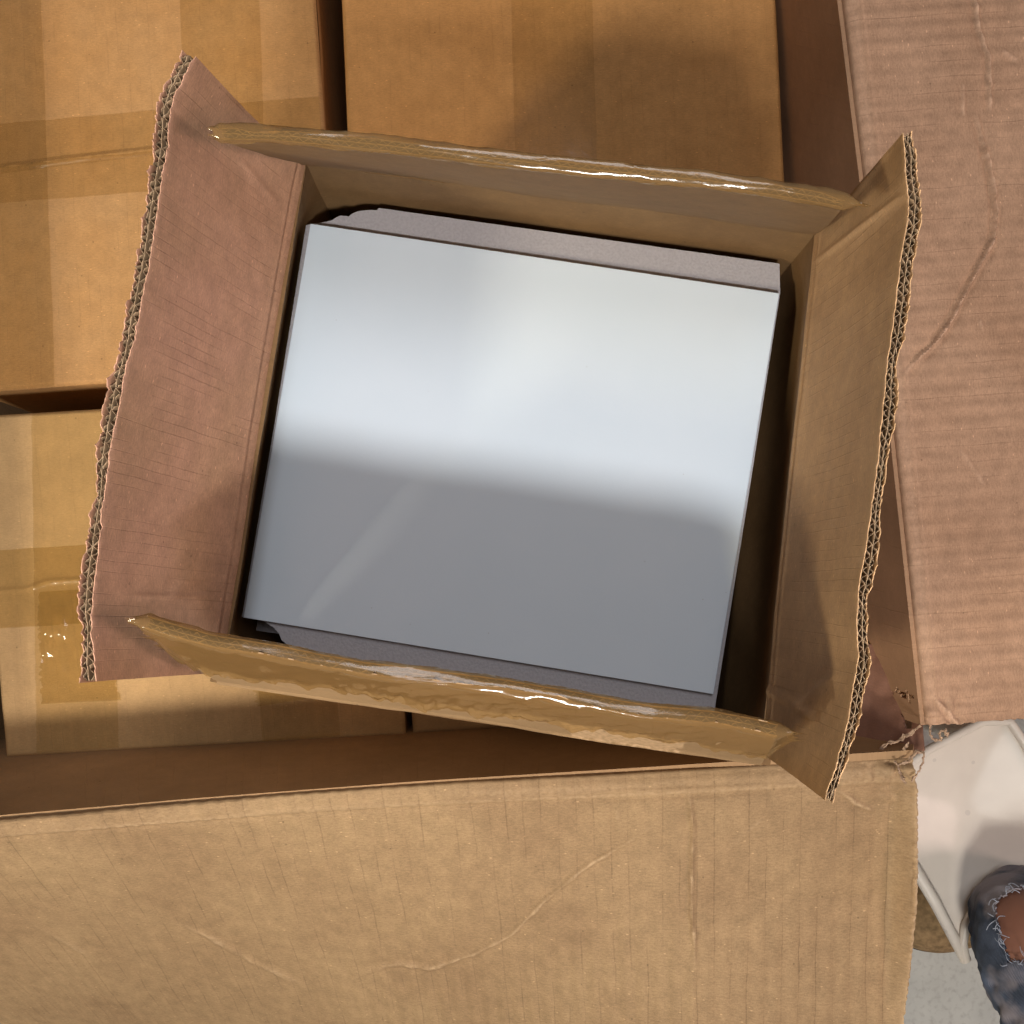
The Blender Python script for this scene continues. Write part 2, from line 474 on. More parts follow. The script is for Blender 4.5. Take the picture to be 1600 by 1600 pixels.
# rounded roll of the hinge with two score beads
disp += -0.002 * np.exp(-(UV[..., 1] / 0.004)**2) + 0.0011 * np.exp(-((UV[..., 1] - 0.013 - 0.002 * vnoise(UV[..., 0] * 9, 0 * UV[..., 0], 8)) / 0.0018)**2) \
        - 0.0010 * np.exp(-((UV[..., 1] - 0.018) / 0.002)**2)
creases = [([(20, 1430), (80, 1462), (150, 1500)], .0005), ([(165, 1305), (200, 1335), (232, 1365)], .0005),
           ([(272, 1440), (330, 1468), (400, 1505), (470, 1538)], .0010),
           ([(535, 1540), (570, 1518), (620, 1506), (670, 1514), (740, 1490), (800, 1462), (850, 1405), (920, 1352), (985, 1315), (1030, 1282)], .0014),
           ([(965, 1240), (962, 1275), (972, 1305)], .0005), ([(1130, 1335), (1165, 1300), (1200, 1275)], .0004),
           ([(1075, 1225), (1081, 1300), (1083, 1400), (1086, 1520)], .0018), ([(1310, 1235), (1335, 1255), (1370, 1268)], .0014)]
wearS = 0.35 * np.exp(-((UV[..., 1] - 0.008) / 0.004)**2) * np.clip(.6 + vnoise(UV[..., 0] * 30, UV[..., 1] * 60, 55), 0, 1) + 0.5 * np.exp(-((UV[..., 1] - 0.0145) / 0.0016)**2)
for pts, amp in creases:
    d, sg, al = seg_dist(PX, [(p[0] + 3 * math.sin(i * 2.3), p[1]) for i, p in enumerate(pts)])
    d = d + 2.0 * vnoise(PX[..., 0] / 14, PX[..., 1] / 14, 12)
    fade = np.clip(np.minimum(al, 1 - al) * 6, 0.0, 1)
    disp += amp * fade * (np.exp(-(d / 3.2)**2) - 0.5 * np.exp(-((d - 7) / 5)**2))
    wearS = np.maximum(wearS, 0.8 * np.minimum(1, amp / .0014) * fade * np.exp(-(d / 2.0)**2) * np.clip(.7 + vnoise(PX[..., 0] / 20, PX[..., 1] / 20, 88), 0.15, 1))
# bend past the long crease and lifted side edge, shaped to imitate shade
xr = np.clip((PX[..., 0] - 1083) / 330, 0, 2)
ray = G - np.array([0, 0, CAM_Z]); ray /= -ray[..., 2:3]
G = G + ray * (0.070 * np.minimum(xr, 1.05) * np.clip(UV[..., 1] / 0.10, 0.1, 1))[..., None]
fromedge = (1 - ss[:, None]) * Ls + 0 * UV[..., 1]
lens = np.clip(1 - np.abs(UV[..., 1] - 0.098) / 0.105, 0, 1)**0.6
disp += 0.024 * np.clip(1 - fromedge / 0.016, 0, 1)**1.5 * lens
# crumple towards the torn corner
cr = np.exp(-((PX[..., 0] - 1400)**2 + (PX[..., 1] - 1200)**2) / 55.0**2)
disp += 0.005 * cr * np.abs(vnoise(PX[..., 0] / 16, PX[..., 1] / 16, 21)) - 0.002 * cr
G = G + N * disp[..., None]
G[-1, :, 0] += 0.0008 * vnoise(tt * 160, tt * 0, 3); G[-2, :, 0] += 0.0004 * vnoise(tt * 160, tt * 0, 3)
wearS = np.maximum(wearS, 0.9 * np.exp(-fromedge / 0.0015)); wearS = np.maximum(wearS, 0.45 * cr * np.clip(vnoise(PX[..., 0] / 9, PX[..., 1] / 9, 66), 0, 1))
G, UV, wearS = roll(G, UV, wearS, (0.05, 1.0)); N = normals(G); N *= np.sign((N[:, 40:41] * [0, 0, 1]).sum(-1, keepdims=True))
mb = MB(); slab(mb, G, UV, 0.0, -0.0022, N, wear=wearS)
mb.build('flap', M_big, big)
# east flap
ns2, nt2 = 560, 200
tE = [P(1800, -800, -0.11), P(1850, 0, -0.115), P(1860, 300, -0.12), P(1870, 640, -0.12), P(1880, 1098, -0.125)]
G, UV = ruled(HE, tE, ns2, nt2)
PX = proj(G); N = normals(G); N *= np.sign(N[..., 2:3])
disp = 0.0012 * vnoise(UV[..., 0] * 8, UV[..., 1] * 8, 31) + 0.0004 * vnoise(UV[..., 0] * 30, UV[..., 1] * 30, 32)
disp += 0.00070 * np.cos(2 * math.pi * UV[..., 0] / 0.0130) * (0.6 + 0.4 * vnoise(UV[..., 0] * 12, UV[..., 1] * 12, 34))
disp += -0.002 * np.exp(-(UV[..., 1] / 0.004)**2) + 0.0008 * np.exp(-((UV[..., 1] - 0.009) / 0.0016)**2)
wearE = 0.3 * np.exp(-((UV[..., 1] - 0.004) / 0.003)**2) + 0.3 * np.exp(-((UV[..., 1] - 0.011) / 0.0012)**2)
for pts, amp in [([(1518, -60), (1528, 40), (1545, 90), (1547, 180)], .0020), ([(1523, 172), (1540, 235), (1552, 290), (1557, 330), (1552, 375), (1541, 395), (1512, 450), (1487, 500), (1462, 535), (1435, 560), (1408, 590)], .0032),
                 ([(1503, 130), (1506, 185)], .0008), ([(1565, 80), (1590, 95)], .0009), ([(1530, 500), (1536, 515)], .0009),
                 ([(1455, 1085), (1480, 1110), (1500, 1135)], .0014), ([(1500, 700), (1540, 760)], .0006)]:
    d, sg, al = seg_dist(PX, pts)
    d = d + 1.6 * vnoise(PX[..., 0] / 12, PX[..., 1] / 12, 12)
    fade = np.clip(np.minimum(al, 1 - al) * 8, 0.0, 1)
    disp += amp * fade * (np.exp(-(d / 2.8)**2) - 0.6 * np.exp(-((d - 6) / 4)**2))
    wearE = np.maximum(wearE, np.minimum(1, amp / .0013) * fade * np.exp(-(d / 2.2)**2))
cr = np.exp(-((PX[..., 0] - 1470)**2 + (PX[..., 1] - 1120)**2) / 40.0**2)
disp += 0.004 * cr * np.abs(vnoise(PX[..., 0] / 12, PX[..., 1] / 12, 22)) - 0.001 * cr
G = G + N * disp[..., None]
G[-1, :, 1] += 0.0010 * vnoise(np.linspace(0, 90, nt2), np.zeros(nt2), 4)
wearE = np.maximum(wearE, 0.6 * cr * np.clip(vnoise(PX[..., 0] / 7, PX[..., 1] / 7, 67), 0, 1))
G, UV, wearE = roll(G, UV, wearE, (-1.0, 0.05)); N = normals(G); N *= np.sign((N[:, 40:41] * [0, 0, 1]).sum(-1, keepdims=True))
mb = MB(); slab(mb, G, UV, 0.0, -0.0022, N, wear=wearE)
mb.build('flap', M_bigE, big)


# torn shreds of liner at the corner
def shred(px, z0, z1, curl, seed, wid=7.0, n=26):
    pts = [P(a, b, z0 + (z1 - z0) * i / (len(px) - 1)) for i, (a, b) in enumerate(px)]
    c_ = poly_at(pts, np.linspace(0, 1, n)); m = 8
    tn = np.gradient(c_, axis=0); tn /= np.linalg.norm(tn, axis=1, keepdims=True)
    sd = np.cross(tn, [0, 0, 1]); sd /= np.linalg.norm(sd, axis=1, keepdims=True) + 1e-9
    G = np.zeros((n, m, 3)); s_ = np.arange(n)
    wl_ = wid * 0.00050 * (1 + 0.35 * vnoise(s_ * .9, s_ * 0, seed)) * np.sin(np.linspace(0.35, 2.9, n))
    for j in range(m):
        q = j / (m - 1) - 0.5
        G[:, j] = c_ + (sd * 0.42 + np.array([0, 0, 0.9])) * (wl_ * 2 * q)[:, None]
        G[:, j] += sd * (0.4 * abs(curl) * wl_ * (q * q * 4) + 0.0008 * vnoise(s_ * .5, s_ * 0 + j * .5, seed + 1))[:, None]
    G[:, 0] += 0.0003 * rng.standard_normal((n, 3)); G[:, -1] += 0.0003 * rng.standard_normal((n, 3))
    UV = np.stack(np.meshgrid(np.linspace(0, .04, n), np.linspace(0, .008, m), indexing='ij'), -1)
    o = MB(); slab(o, G, UV, 0, -0.0006)
    return o


corner = MB()
for px, z0, z1, cu, wd in [
    ([(1352, 1180), (1374, 1180), (1380, 1168), (1390, 1160), (1402, 1160), (1412, 1150), (1424, 1148), (1430, 1138), (1438, 1134)], -.118, -.100, .3, 3.0),
    ([(1378, 1186), (1398, 1184), (1412, 1172), (1420, 1160)], -.116, -.104, .3, 2.5),
    ([(1453, 1132), (1452, 1146), (1460, 1158), (1470, 1154), (1468, 1144), (1474, 1142), (1480, 1150), (1478, 1138)], -.106, -.098, .3, 2.6),
    ([(1402, 1196), (1418, 1190), (1430, 1176), (1444, 1174), (1440, 1196), (1430, 1212), (1424, 1222)], -.101, -.094, .4, 3.6),
    ([(1398, 1188), (1406, 1206), (1414, 1224)], -.101, -.098, .3, 3.0)]:
    pj = poly_at([(a, b, 0) for a, b in px], np.linspace(0, 1, 40))[:, :2] + rng.normal(0, 1.0, (40, 2))
    o = shred([tuple(p) for p in pj], z0, z1, cu, int(wd * 7), wd, 44)
    corner.add(np.concatenate(o.v), o.f, np.concatenate(o.uv))
corner.build('torn_corner', M_torn, big)
# bridging web under the split corner (the crushed gusset)
G, UV = ruled([P(1270, 1000, -.215), P(1372, 1010, -.19), P(1440, 1090, -.14)], [P(1270, 1215, -.16), P(1390, 1195, -.125), P(1445, 1172, -.115)], 60, 50)
N = normals(G); N *= np.sign(N[..., 2:3])
PX = proj(G)
G = G + N * (0.004 * np.abs(vnoise(PX[..., 0] / 60, PX[..., 1] / 50, 41)) + .0004 * vnoise(PX[..., 0] / 14, PX[..., 1] / 14, 42))[..., None]
sx = np.abs(PX[..., 0] - (1412 + (PX[..., 1] - 1060) * .12 + 5 * vnoise(PX[..., 1] / 9, 0 * PX[..., 0], 77)))
keep = ~((sx < 5 * np.clip((PX[..., 1] - 1058) / 50, 0, 1) + 1) & (PX[..., 1] > 1060) & (PX[..., 1] < 1140))[:-1, :-1]
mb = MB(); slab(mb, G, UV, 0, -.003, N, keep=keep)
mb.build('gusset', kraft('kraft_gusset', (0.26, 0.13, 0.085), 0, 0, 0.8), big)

# ------------------------------------------------------------------ small sealed cartons inside
def strip_on(G, parent_fn, a, b, width_px, z, off=0.0004, seg=60, sag=None, seed=0):
    pass


def carton(quad, ztop, mat, label, name='sealed_carton', hgt=0.47, seams=(), dents=1.0, seed=0, n=(220, 220), wrinkle=None, round_=0.004):
    """quad: TL, TR, BR, BL photo pixels of the lid at height ztop"""
    c = [P(a, b, ztop) for a, b in quad]
    cen = sum(c) / 4
    root = empty(name, (cen[0], cen[1], ztop - hgt)); tag(root, label, 'box', 'small sealed cartons packed inside the large carton')
    u = np.linspace(0, 1, n[0]); v = np.linspace(0, 1, n[1])
    top = c[0][None] * (1 - u)[:, None] + c[1][None] * u[:, None]
    bot = c[3][None] * (1 - u)[:, None] + c[2][None] * u[:, None]
    G = top[:, None] * (1 - v)[None, :, None] + bot[:, None] * v[None, :, None]
    W = np.linalg.norm(c[1] - c[0]); H = np.linalg.norm(c[3] - c[0])
    UV = np.stack(np.broadcast_arrays((u * W)[:, None], (v * H)[None]), -1).copy()
    PX = proj(G)
    z = 0.0010 * dents * vnoise(UV[..., 0] * 11, UV[..., 1] * 11, seed) + 0.0003 * vnoise(UV[..., 0] * 45, UV[..., 1] * 45, seed + 1)
    z += 0.00012 * np.cos(2 * math.pi * UV[..., 0] / 0.0105)
    ex = np.minimum(UV[..., 0], W - UV[..., 0]); ey = np.minimum(UV[..., 1], H - UV[..., 1])
    e = np.minimum(ex, ey)
    z -= round_ * np.clip(1 - e / round_, 0, 1)**2
    for pts, wd, amp in seams:
        d, sg, al = seg_dist(PX, pts)
        z += amp * np.exp(-(d / wd)**2)
    if wrinkle is not None: z += wrinkle(PX)
    G[..., 2] += z
    mb = MB(); mb.add(G.reshape(-1, 3), gridfaces(n[0], n[1], 0, True), UV.reshape(-1, 2))
    mb.build('lid', mat, root)
    body = MB()
    for i, j in ((0, 1), (1, 2), (2, 3), (3, 0)):
        inw = 0.0
        p0, p1 = c[i], c[j]
        G2, UV2 = ruled([p0 - [0, 0, round_], p1 - [0, 0, round_]], [np.array([p0[0], p0[1], ztop - hgt]), np.array([p1[0], p1[1], ztop - hgt])], 24, 20)
        nn = np.cross(p1 - p0, [0, 0, 1.0]); nn /= np.linalg.norm(nn)
        G2 += nn * (0.0012 * vnoise(UV2[..., 0] * 12 + i * 9, UV2[..., 1] * 12, seed + 5) * np.sin(math.pi * np.linspace(0, 1, 24))[:, None])[..., None]
        body.add(G2.reshape(-1, 3), gridfaces(24, 20, 0, False), UV2.reshape(-1, 2))
    body.build('body', mat, root)
    return root, dict(c=c, z=ztop, G=G, PX=PX, n=n, W=W, H=H)


def lid_height(info, X, Y):
    """lid height at world xy by inverse bilinear lookup (nearest grid point)"""
    c = info['c']; A = c[1] - c[0]; B = c[3] - c[0]
    M_ = np.array([[A[0], B[0]], [A[1], B[1]]]); inv = np.linalg.inv(M_)
    q = np.stack([X - c[0][0], Y - c[0][1]], -1) @ inv.T
    nu, nv = info['n']
    i = np.clip(np.round(q[..., 0] * (nu - 1)), 0, nu - 1).astype(int); j = np.clip(np.round(q[..., 1] * (nv - 1)), 0, nv - 1).astype(int)
    return info['G'][i, j, 2]


def lid_tape(root, info, a0, a1, b0, b1, mat, lift=0.0005, nu=150, nv=30, rag=0.6, wr=0.0, seed=0, name='tape'):
    """a strip lying on the lid between pixel edges a0-a1 and b0-b1"""
    z = info['z']
    H = [P(*a0, z), P(*a1, z)]; T = [P(*b0, z), P(*b1, z)]
    G, UV = ruled(H, T, nu, nv)
    Z = lid_height(info, G[..., 0], G[..., 1])
    # relax so that the film bridges small dips
    for _ in range(3):
        Z[1:-1, 1:-1] = np.maximum(Z[1:-1, 1:-1], (Z[:-2, 1:-1] + Z[2:, 1:-1] + Z[1:-1, :-2] + Z[1:-1, 2:]) / 4)
    G[..., 2] = Z + lift
    if wr:
        G[..., 2] += wr * np.abs(vnoise(UV[..., 0] * 60, UV[..., 1] * 160, seed)) * np.abs(vnoise(UV[..., 0] * 18, UV[..., 1] * 25, seed + 3))
    e = rag * 0.0006
    dv = (G[:, -1] - G[:, 0]); dv /= np.linalg.norm(dv, axis=1, keepdims=True)
    G[:, 0] += dv * (e * vnoise(np.arange(nu) * .3, np.zeros(nu), seed + 1))[:, None]; G[:, -1] += dv * (e * vnoise(np.arange(nu) * .3, np.zeros(nu), seed + 2))[:, None]
    mb = MB(); mb.add(G.reshape(-1, 3), gridfaces(nu, nv, 0, True), UV.reshape(-1, 2))
    return mb.build(name, mat, root)


ZB = -0.27
seamA = [(-200, 276), (0, 263), (100, 250), (190, 240), (300, 228), (500, 212), (540, 208)]
tl, tli = carton([(-92, -420), (462, -440), (532, 570), (-40, 613)], ZB, M_left,
                 'yellowish tan sealed carton in the upper left with crossed bands of clear tape', seams=[(seamA, 3.0, .0012)], seed=5, n=(240, 360))
lid_tape(tl, tli, (-62, 199), (499, 150), (-56, 322), (507, 278), M_tape, seed=3)
lid_tape(tl, tli, (-30, -430), (-20, 612), (50, -430), (86, 604), M_tape, .0009, seed=5)
lid_tape(tl, tli, (268, -430), (300, 586), (392, -430), (424, 578), M_tape, .0009, seed=8)
# loose glossy fold of tape along the seam
fold = MB()
cpt = [P(a, b, ZB + .003) for a, b in seamA[1:5]]
n_ = 90; cc = poly_at(cpt, np.linspace(0, 1, n_)); G = np.zeros((n_, 9, 3))
for j in range(9):
    q = (j / 8 - .5) * 2
    G[:, j] = cc + np.array([0.05, 1, 0]) * q * 0.0048
    G[:, j, 2] = ZB + 0.0012 + 0.0022 * (1 - q * q) * (0.7 + 0.3 * vnoise(np.arange(n_) * .12, np.zeros(n_), 4)) + .0002 * j
UVf = np.stack(np.meshgrid(np.linspace(0, .2, n_), np.linspace(0, .01, 9), indexing='ij'), -1)
fold.add(G.reshape(-1, 3), gridfaces(n_, 9, 0, True), UVf.reshape(-1, 2)); fold.build('tape', M_tape, tl)

tm, tmi = carton([(515, -440), (1190, -455), (1234, 420), (552, 440)], ZB, M_mid,
                 'orange brown sealed carton at top centre, shaded by the open box in front of it', seed=15, n=(240, 300))
lid_tape(tm, tmi, (786, -440), (810, 420), (912, -440), (938, 420), M_tape, seed=11)

ZL = -0.236
seamB = [(-80, 930), (0, 923), (40, 921), (75, 908), (130, 905), (300, 896), (630, 880)]


def wrB(PX):
    m = np.exp(-((PX[..., 0] - 110) / 60)**2 - ((PX[..., 1] - 985) / 60)**2)
    return 0.0016 * m * np.abs(vnoise(PX[..., 0] / 7, PX[..., 1] / 26, 61))


lm, lmi = carton([(-42, 650), (592, 612), (634, 1150), (8, 1184)], ZL, kraft('kraft_lower_left_carton', (0.54, 0.335, 0.150), 0.0105, 0.08, 0.8),
                 'pale tan sealed carton in the lower left with shiny crinkled tape', seams=[(seamB, 3.5, .0014)], seed=25, n=(300, 300), wrinkle=wrB)
lid_tape(lm, lmi, (-40, 862), (606, 822), (-28, 984), (616, 944), M_tapeW, wr=.0006, seed=13)
lid_tape(lm, lmi, (50, 646), (58, 1176), (170, 638), (186, 1168), M_tape, .0010, wr=.0003, seed=15)
lid_tape(lm, lmi, (370, 626), (410, 1158), (490, 618), (532, 1150), M_tape, .0010, seed=18)
lid_tape(lm, lmi, (62, 925), (66, 1100), (150, 920), (188, 1094), M_tapeW, .0016, wr=.0018, seed=21, rag=3)
lid_tape(lm, lmi, (392, 1040), (402, 1104), (470, 1036), (478, 1092), M_tapeW, .0016, wr=.0014, seed=23, rag=3)

rm, rmi = carton([(602, 620), (1240, 588), (1262, 1106), (645, 1148)], ZL, kraft('kraft_lower_right_carton', (0.50, 0.32, 0.155), 0.0105, 0.08, 0.8),
                 'tan sealed carton mostly hidden under the open box, one edge showing below it', seed=35, n=(160, 160))

# ------------------------------------------------------------------ the open double-wall box
TL, TR, BR, BL = (478, 255), (1272, 366), (1190, 1178), (348, 1052)
box = empty('open_box', tuple(P(800, 720, ZL))); tag(box, 'open double wall cardboard box with raised flaps and torn tape holding white boards', 'box')
TH = 0.0072
cor = {k: P(*p, 0.0) for k, p in (('TL', TL), ('TR', TR), ('BR', BR), ('BL', BL))}
cc = sum(cor.values()) / 4


def box_wall(a, b, seed, amp):
    e_ = cor[b] - cor[a]; e_ = e_ / np.linalg.norm(e_) * (TH - .0005)
    H = [cor[a] - e_ - [0, 0, .0004 * (seed % 2)], cor[b] + e_ - [0, 0, .0004 * (seed % 2)]]; T = flat(H, ZL + 0.008 + .0004 * (seed % 2))
    G, UV = ruled(H, T, 90, 60)
    bulge = np.clip(np.sin(math.pi * np.linspace(0, 1, 90)) * 3, 0, 1)[:, None] * np.sin(math.pi * np.minimum(1, np.linspace(0, 1, 60) * 1.6))[None]
    out = np.cross(H[1] - H[0], [0, 0, 1.0]); out /= np.linalg.norm(out)
    if np.dot(out, H[0] - cc) < 0: out = -out
    G = G + out * (0.0008 * vnoise(UV[..., 0] * 14, UV[..., 1] * 14, seed) + amp * bulge)[..., None]
    Nn = np.broadcast_to(out, G.shape)
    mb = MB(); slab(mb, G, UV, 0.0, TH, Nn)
    return mb.build('wall', M_wallin_shade, box)


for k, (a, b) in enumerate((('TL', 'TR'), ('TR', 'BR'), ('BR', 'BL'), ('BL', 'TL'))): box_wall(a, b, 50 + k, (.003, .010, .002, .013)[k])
G, UV = ruled([cor['TL'] + [0, 0, ZL + .008], cor['TR'] + [0, 0, ZL + .008]], [cor['BL'] + [0, 0, ZL + .008], cor['BR'] + [0, 0, ZL + .008]], 6, 6)
mb = MB(); slab(mb, G, UV, 0, 0.006, np.broadcast_to(np.array([0, 0, -1.0]), G.shape)); mb.build('base', M_in, box)


def flap(Hpx, Tpx, ztip, seed, bow=0.0, nu=260, nv=70, extra=None, lam=0.0056, mat=None, zt=None, rag=1.0, th=TH, crush=None, patch=None):
    H = [P(a, b, 0.0) for a, b in Hpx]
    T = [P(p[0], p[1], p[2] if len(p) > 2 else ztip) for p in Tpx]
    lh = np.linalg.norm(np.array(H[-1]) - np.array(H[0]))
    s_ = np.linspace(0, 1, nu); t_ = np.linspace(0, 1, nv)

    def surf(s_, t_):
        h = poly_at(H, s_); k = poly_at(T, s_)
        return h[:, None] * (1 - t_)[None, :, None] + k[:, None] * t_[None, :, None]
    G = surf(s_, t_)
    L = lh; W = np.linalg.norm(G[:, -1] - G[:, 0], axis=1).mean()
    UV = np.stack(np.broadcast_arrays((s_ * L)[:, None], (t_ * W)[None]), -1).copy()
    N = normals(G)
    mid = G[nu // 2, nv // 2]; n0 = N[nu // 2, nv // 2]
    if np.dot(n0[:2], mid[:2] - cc[:2]) < 0: N = -N            # N points away from the inside of the box
    d = 0.0009 * vnoise(UV[..., 0] * 12, UV[..., 1] * 12, seed) + 0.0002 * vnoise(UV[..., 0] * 60, UV[..., 1] * 60, seed + 1)
    d = d - bow * np.sin(math.pi * t_)[None, :]
    # score line: pressed groove a little above the hinge
    gl = 0.0085 + 0.0006 * vnoise(UV[..., 0] * 8, UV[..., 0] * 0, seed + 2)
    d = d + 0.0016 * np.exp(-((UV[..., 1] - gl) / 0.0011)**2) - 0.0007 * np.exp(-((UV[..., 1] - gl - .004) / 0.0022)**2)
    if extra is not None: d = d + extra(proj(G), UV)
    G = G + N * d[..., None]
    # corner chamfers come from H/T; the layers of board
    def ragged(G, sd, amp):
        Q = G.copy(); dv = G[:, -1] - G[:, -4]; dv /= np.linalg.norm(dv, axis=1, keepdims=True)
        r = amp * rag * (vnoise(s_ * 60, s_ * 0, sd) + 0.7 * vnoise(s_ * 190, s_ * 0, sd + 1) + 0.4 * rng.standard_normal(nu) * .5)
        Q[:, -1] += dv * r[:, None]; Q[:, -2] += dv * (r * .5)[:, None]
        return Q
    pressed = 1 - 0.42 * np.clip(vnoise(s_ * 14, s_ * 0, seed + 9) - .1, 0, 1)
    if crush is not None: pressed = pressed * crush(s_)
    # thickness at the tip varies where the edge is crushed
    tk = th * (1 - (1 - pressed)[:, None] * np.clip((t_ - 0.8) / 0.2, 0, 1)[None, :])
    liner = MB()
    wt = np.zeros(G.shape[:2]); wt[:, -1] = 1.0; wt[:, -2] = .25
    wo = wt.copy()
    if patch is not None:
        Q = proj(G + N * th)
        wo = np.maximum(wo, np.where(inside(patch, Q[..., 0] + 9 * vnoise(Q[..., 0] / 12, Q[..., 1] / 6, 3), Q[..., 1] + 5 * vnoise(Q[..., 0] / 7, Q[..., 1] / 7, 4)), 1.0, 0))
    slab(liner, ragged(G, seed + 11, .0010), UV, 0 * tk, 0.0005 + 0 * tk, N, wear=wt)
    slab(liner, ragged(G, seed + 13, .0022), UV, tk - 0.0005, tk, N, wear=wo)
    # closing strips along the two short ends, set in
    o = liner.build('flap', mat or M_in, box)
    # flutes
    nf = int(L / lam) * 6 + 1
    sf = np.linspace(0.002, 0.998, nf); tf = np.array([0.0, 0.35, 0.7, 0.85, 0.93, 0.985, 0.997])
    ii = sf * (nu - 1); i0 = np.clip(np.floor(ii).astype(int), 0, nu - 2); fr = (ii - i0)[:, None]
    jj = tf * (nv - 1); j0 = np.clip(np.floor(jj).astype(int), 0, nv - 2); fj = jj - j0

    def samp(A):
        a = A[i0] * (1 - fr[..., None]) + A[i0 + 1] * fr[..., None] if A.ndim == 3 else A[i0] * (1 - fr) + A[i0 + 1] * fr
        b = a[:, j0] * (1 - fj)[None, :, None] + a[:, j0 + 1] * fj[None, :, None] if A.ndim == 3 else a[:, j0] * (1 - fj) + a[:, j0 + 1] * fj
        return b
    Gf = samp(G); Nf = samp(N); TK = samp(tk)
    Nf /= np.linalg.norm(Nf, axis=2, keepdims=True)
    core = MB()
    UVf = np.stack(np.broadcast_arrays((sf * L)[:, None], (tf * W)[None]), -1).copy()
    ph = 2 * math.pi * sf * L / lam
    for (lo, hi, mul, sd) in ((0.09, 0.50, 1.0, 1), (0.56, 0.93, 1.0, 2)):
        pj = ph * mul + 1.3 * vnoise(sf * 25, sf * 0, seed + sd) + sd * 1.7
        tri = 2 / math.pi * np.arcsin(np.sin(pj) * .97)
        off = TK * ((lo + hi) / 2 + (hi - lo) / 2 * tri[:, None])
        q = Gf.copy()
        dv = Gf[:, -1] - Gf[:, -2]; dv /= np.linalg.norm(dv, axis=1, keepdims=True)
        q[:, -1] += dv * (0.0008 * rng.standard_normal(nf) - .0006)[:, None]
        wf = np.zeros(q.shape[:2]); wf[:, -1] = 1
        slab(core, q, UVf, off, off + 0.00028, Nf, wear=wf)
    dvm = Gf[:, -1] - Gf[:, -2]; dvm /= np.linalg.norm(dvm, axis=1, keepdims=True)
    q = Gf.copy(); q[:, -1] += dvm * (0.0006 * vnoise(sf * 150, sf * 0, seed + 40))[:, None]
    slab(core, q, UVf, TK * 0.51, TK * 0.51 + 0.0003, Nf, wear=wf)
    # torn fibres standing on the edge
    co = core.build('corrugation', M_flute_shade, o)
    return o, G, N, UV


def crease_fn(items):
    def fn(PX, UV):
        d0 = 0
        for pts, wd, amp in items:
            d, sg, al = seg_dist(PX, pts)
            fade = np.clip(np.minimum(al, 1 - al) * 6, 0.0, 1)
            d0 = d0 - amp * fade * np.exp(-(d / wd)**2)
        return d0
    return fn


Lt = [(306, 88), (278, 140), (268, 170), (264, 230), (252, 300), (240, 390), (226, 460), (212, 530), (200, 570), (186, 640), (172, 720), (164, 780), (158, 840), (150, 900), (146, 960), (147, 1010), (152, 1064)]
fL, *_ = flap([TL, (449, 412), (417, 590), (388, 770), BL], Lt, 0.158, 70, bow=-0.004, mat=M_pink, th=.0086, lam=.0062, extra=crease_fn([([(200, 932), (340, 932)], 3, .0008), ([(385, 250), (440, 320)], 5, .0006), ([(425, 190), (470, 245)], 4, .0006)]))
Rt_ = [(1409, 206), (1412, 275), (1419, 312), (1417, 350), (1408, 400), (1400, 475), (1387, 555), (1377, 640), (1366, 750), (1352, 860), (1341, 925), (1340, 985), (1341, 1035), (1332, 1084), (1323, 1136), (1306, 1197), (1288, 1250)]
fR, *_ = flap([TR, BR], Rt_, 0.170, 90, bow=-0.002, extra=crease_fn([([(1268, 412), (1340, 355), (1415, 300)], 4, .0014), ([(1300, 345), (1400, 215)], 4, .0006), ([(1180, 1070), (1240, 1100), (1275, 1130)], 6, .0014), ([(1230, 1120), (1270, 1080), (1310, 1050)], 6, .0010)]))
Tt = [(344, 216, .160), (420, 217, .160), (480, 224, .16), (600, 236, .16), (760, 255, .16), (900, 272, .16), (1100, 292, .16), (1240, 312, .16), (1318, 325, .158)]
fT, GT, NT_, UVT = flap([TL, TR], Tt, 0.16, 110, rag=.6, bow=0.002, mat=M_wallin_shade, crush=lambda s_: 0.80 + 0 * s_)
Bt = [(232, 962, .166), (330, 990, .166), (420, 1004, .166), (560, 1032, .166), (700, 1050, .166), (800, 1063, .166), (900, 1080, .166), (1020, 1103, .166), (1120, 1112, .164), (1216, 1132, .160)]
fB, GB, NB, UVB = flap([BL, BR], Bt, 0.166, 130, rag=1.2, bow=0.0, crush=lambda s_: 0.85 + 0 * s_, mat=M_out, patch=[(880, 1128), (960, 1142), (1070, 1160), (1062, 1176), (960, 1164), (890, 1146)])


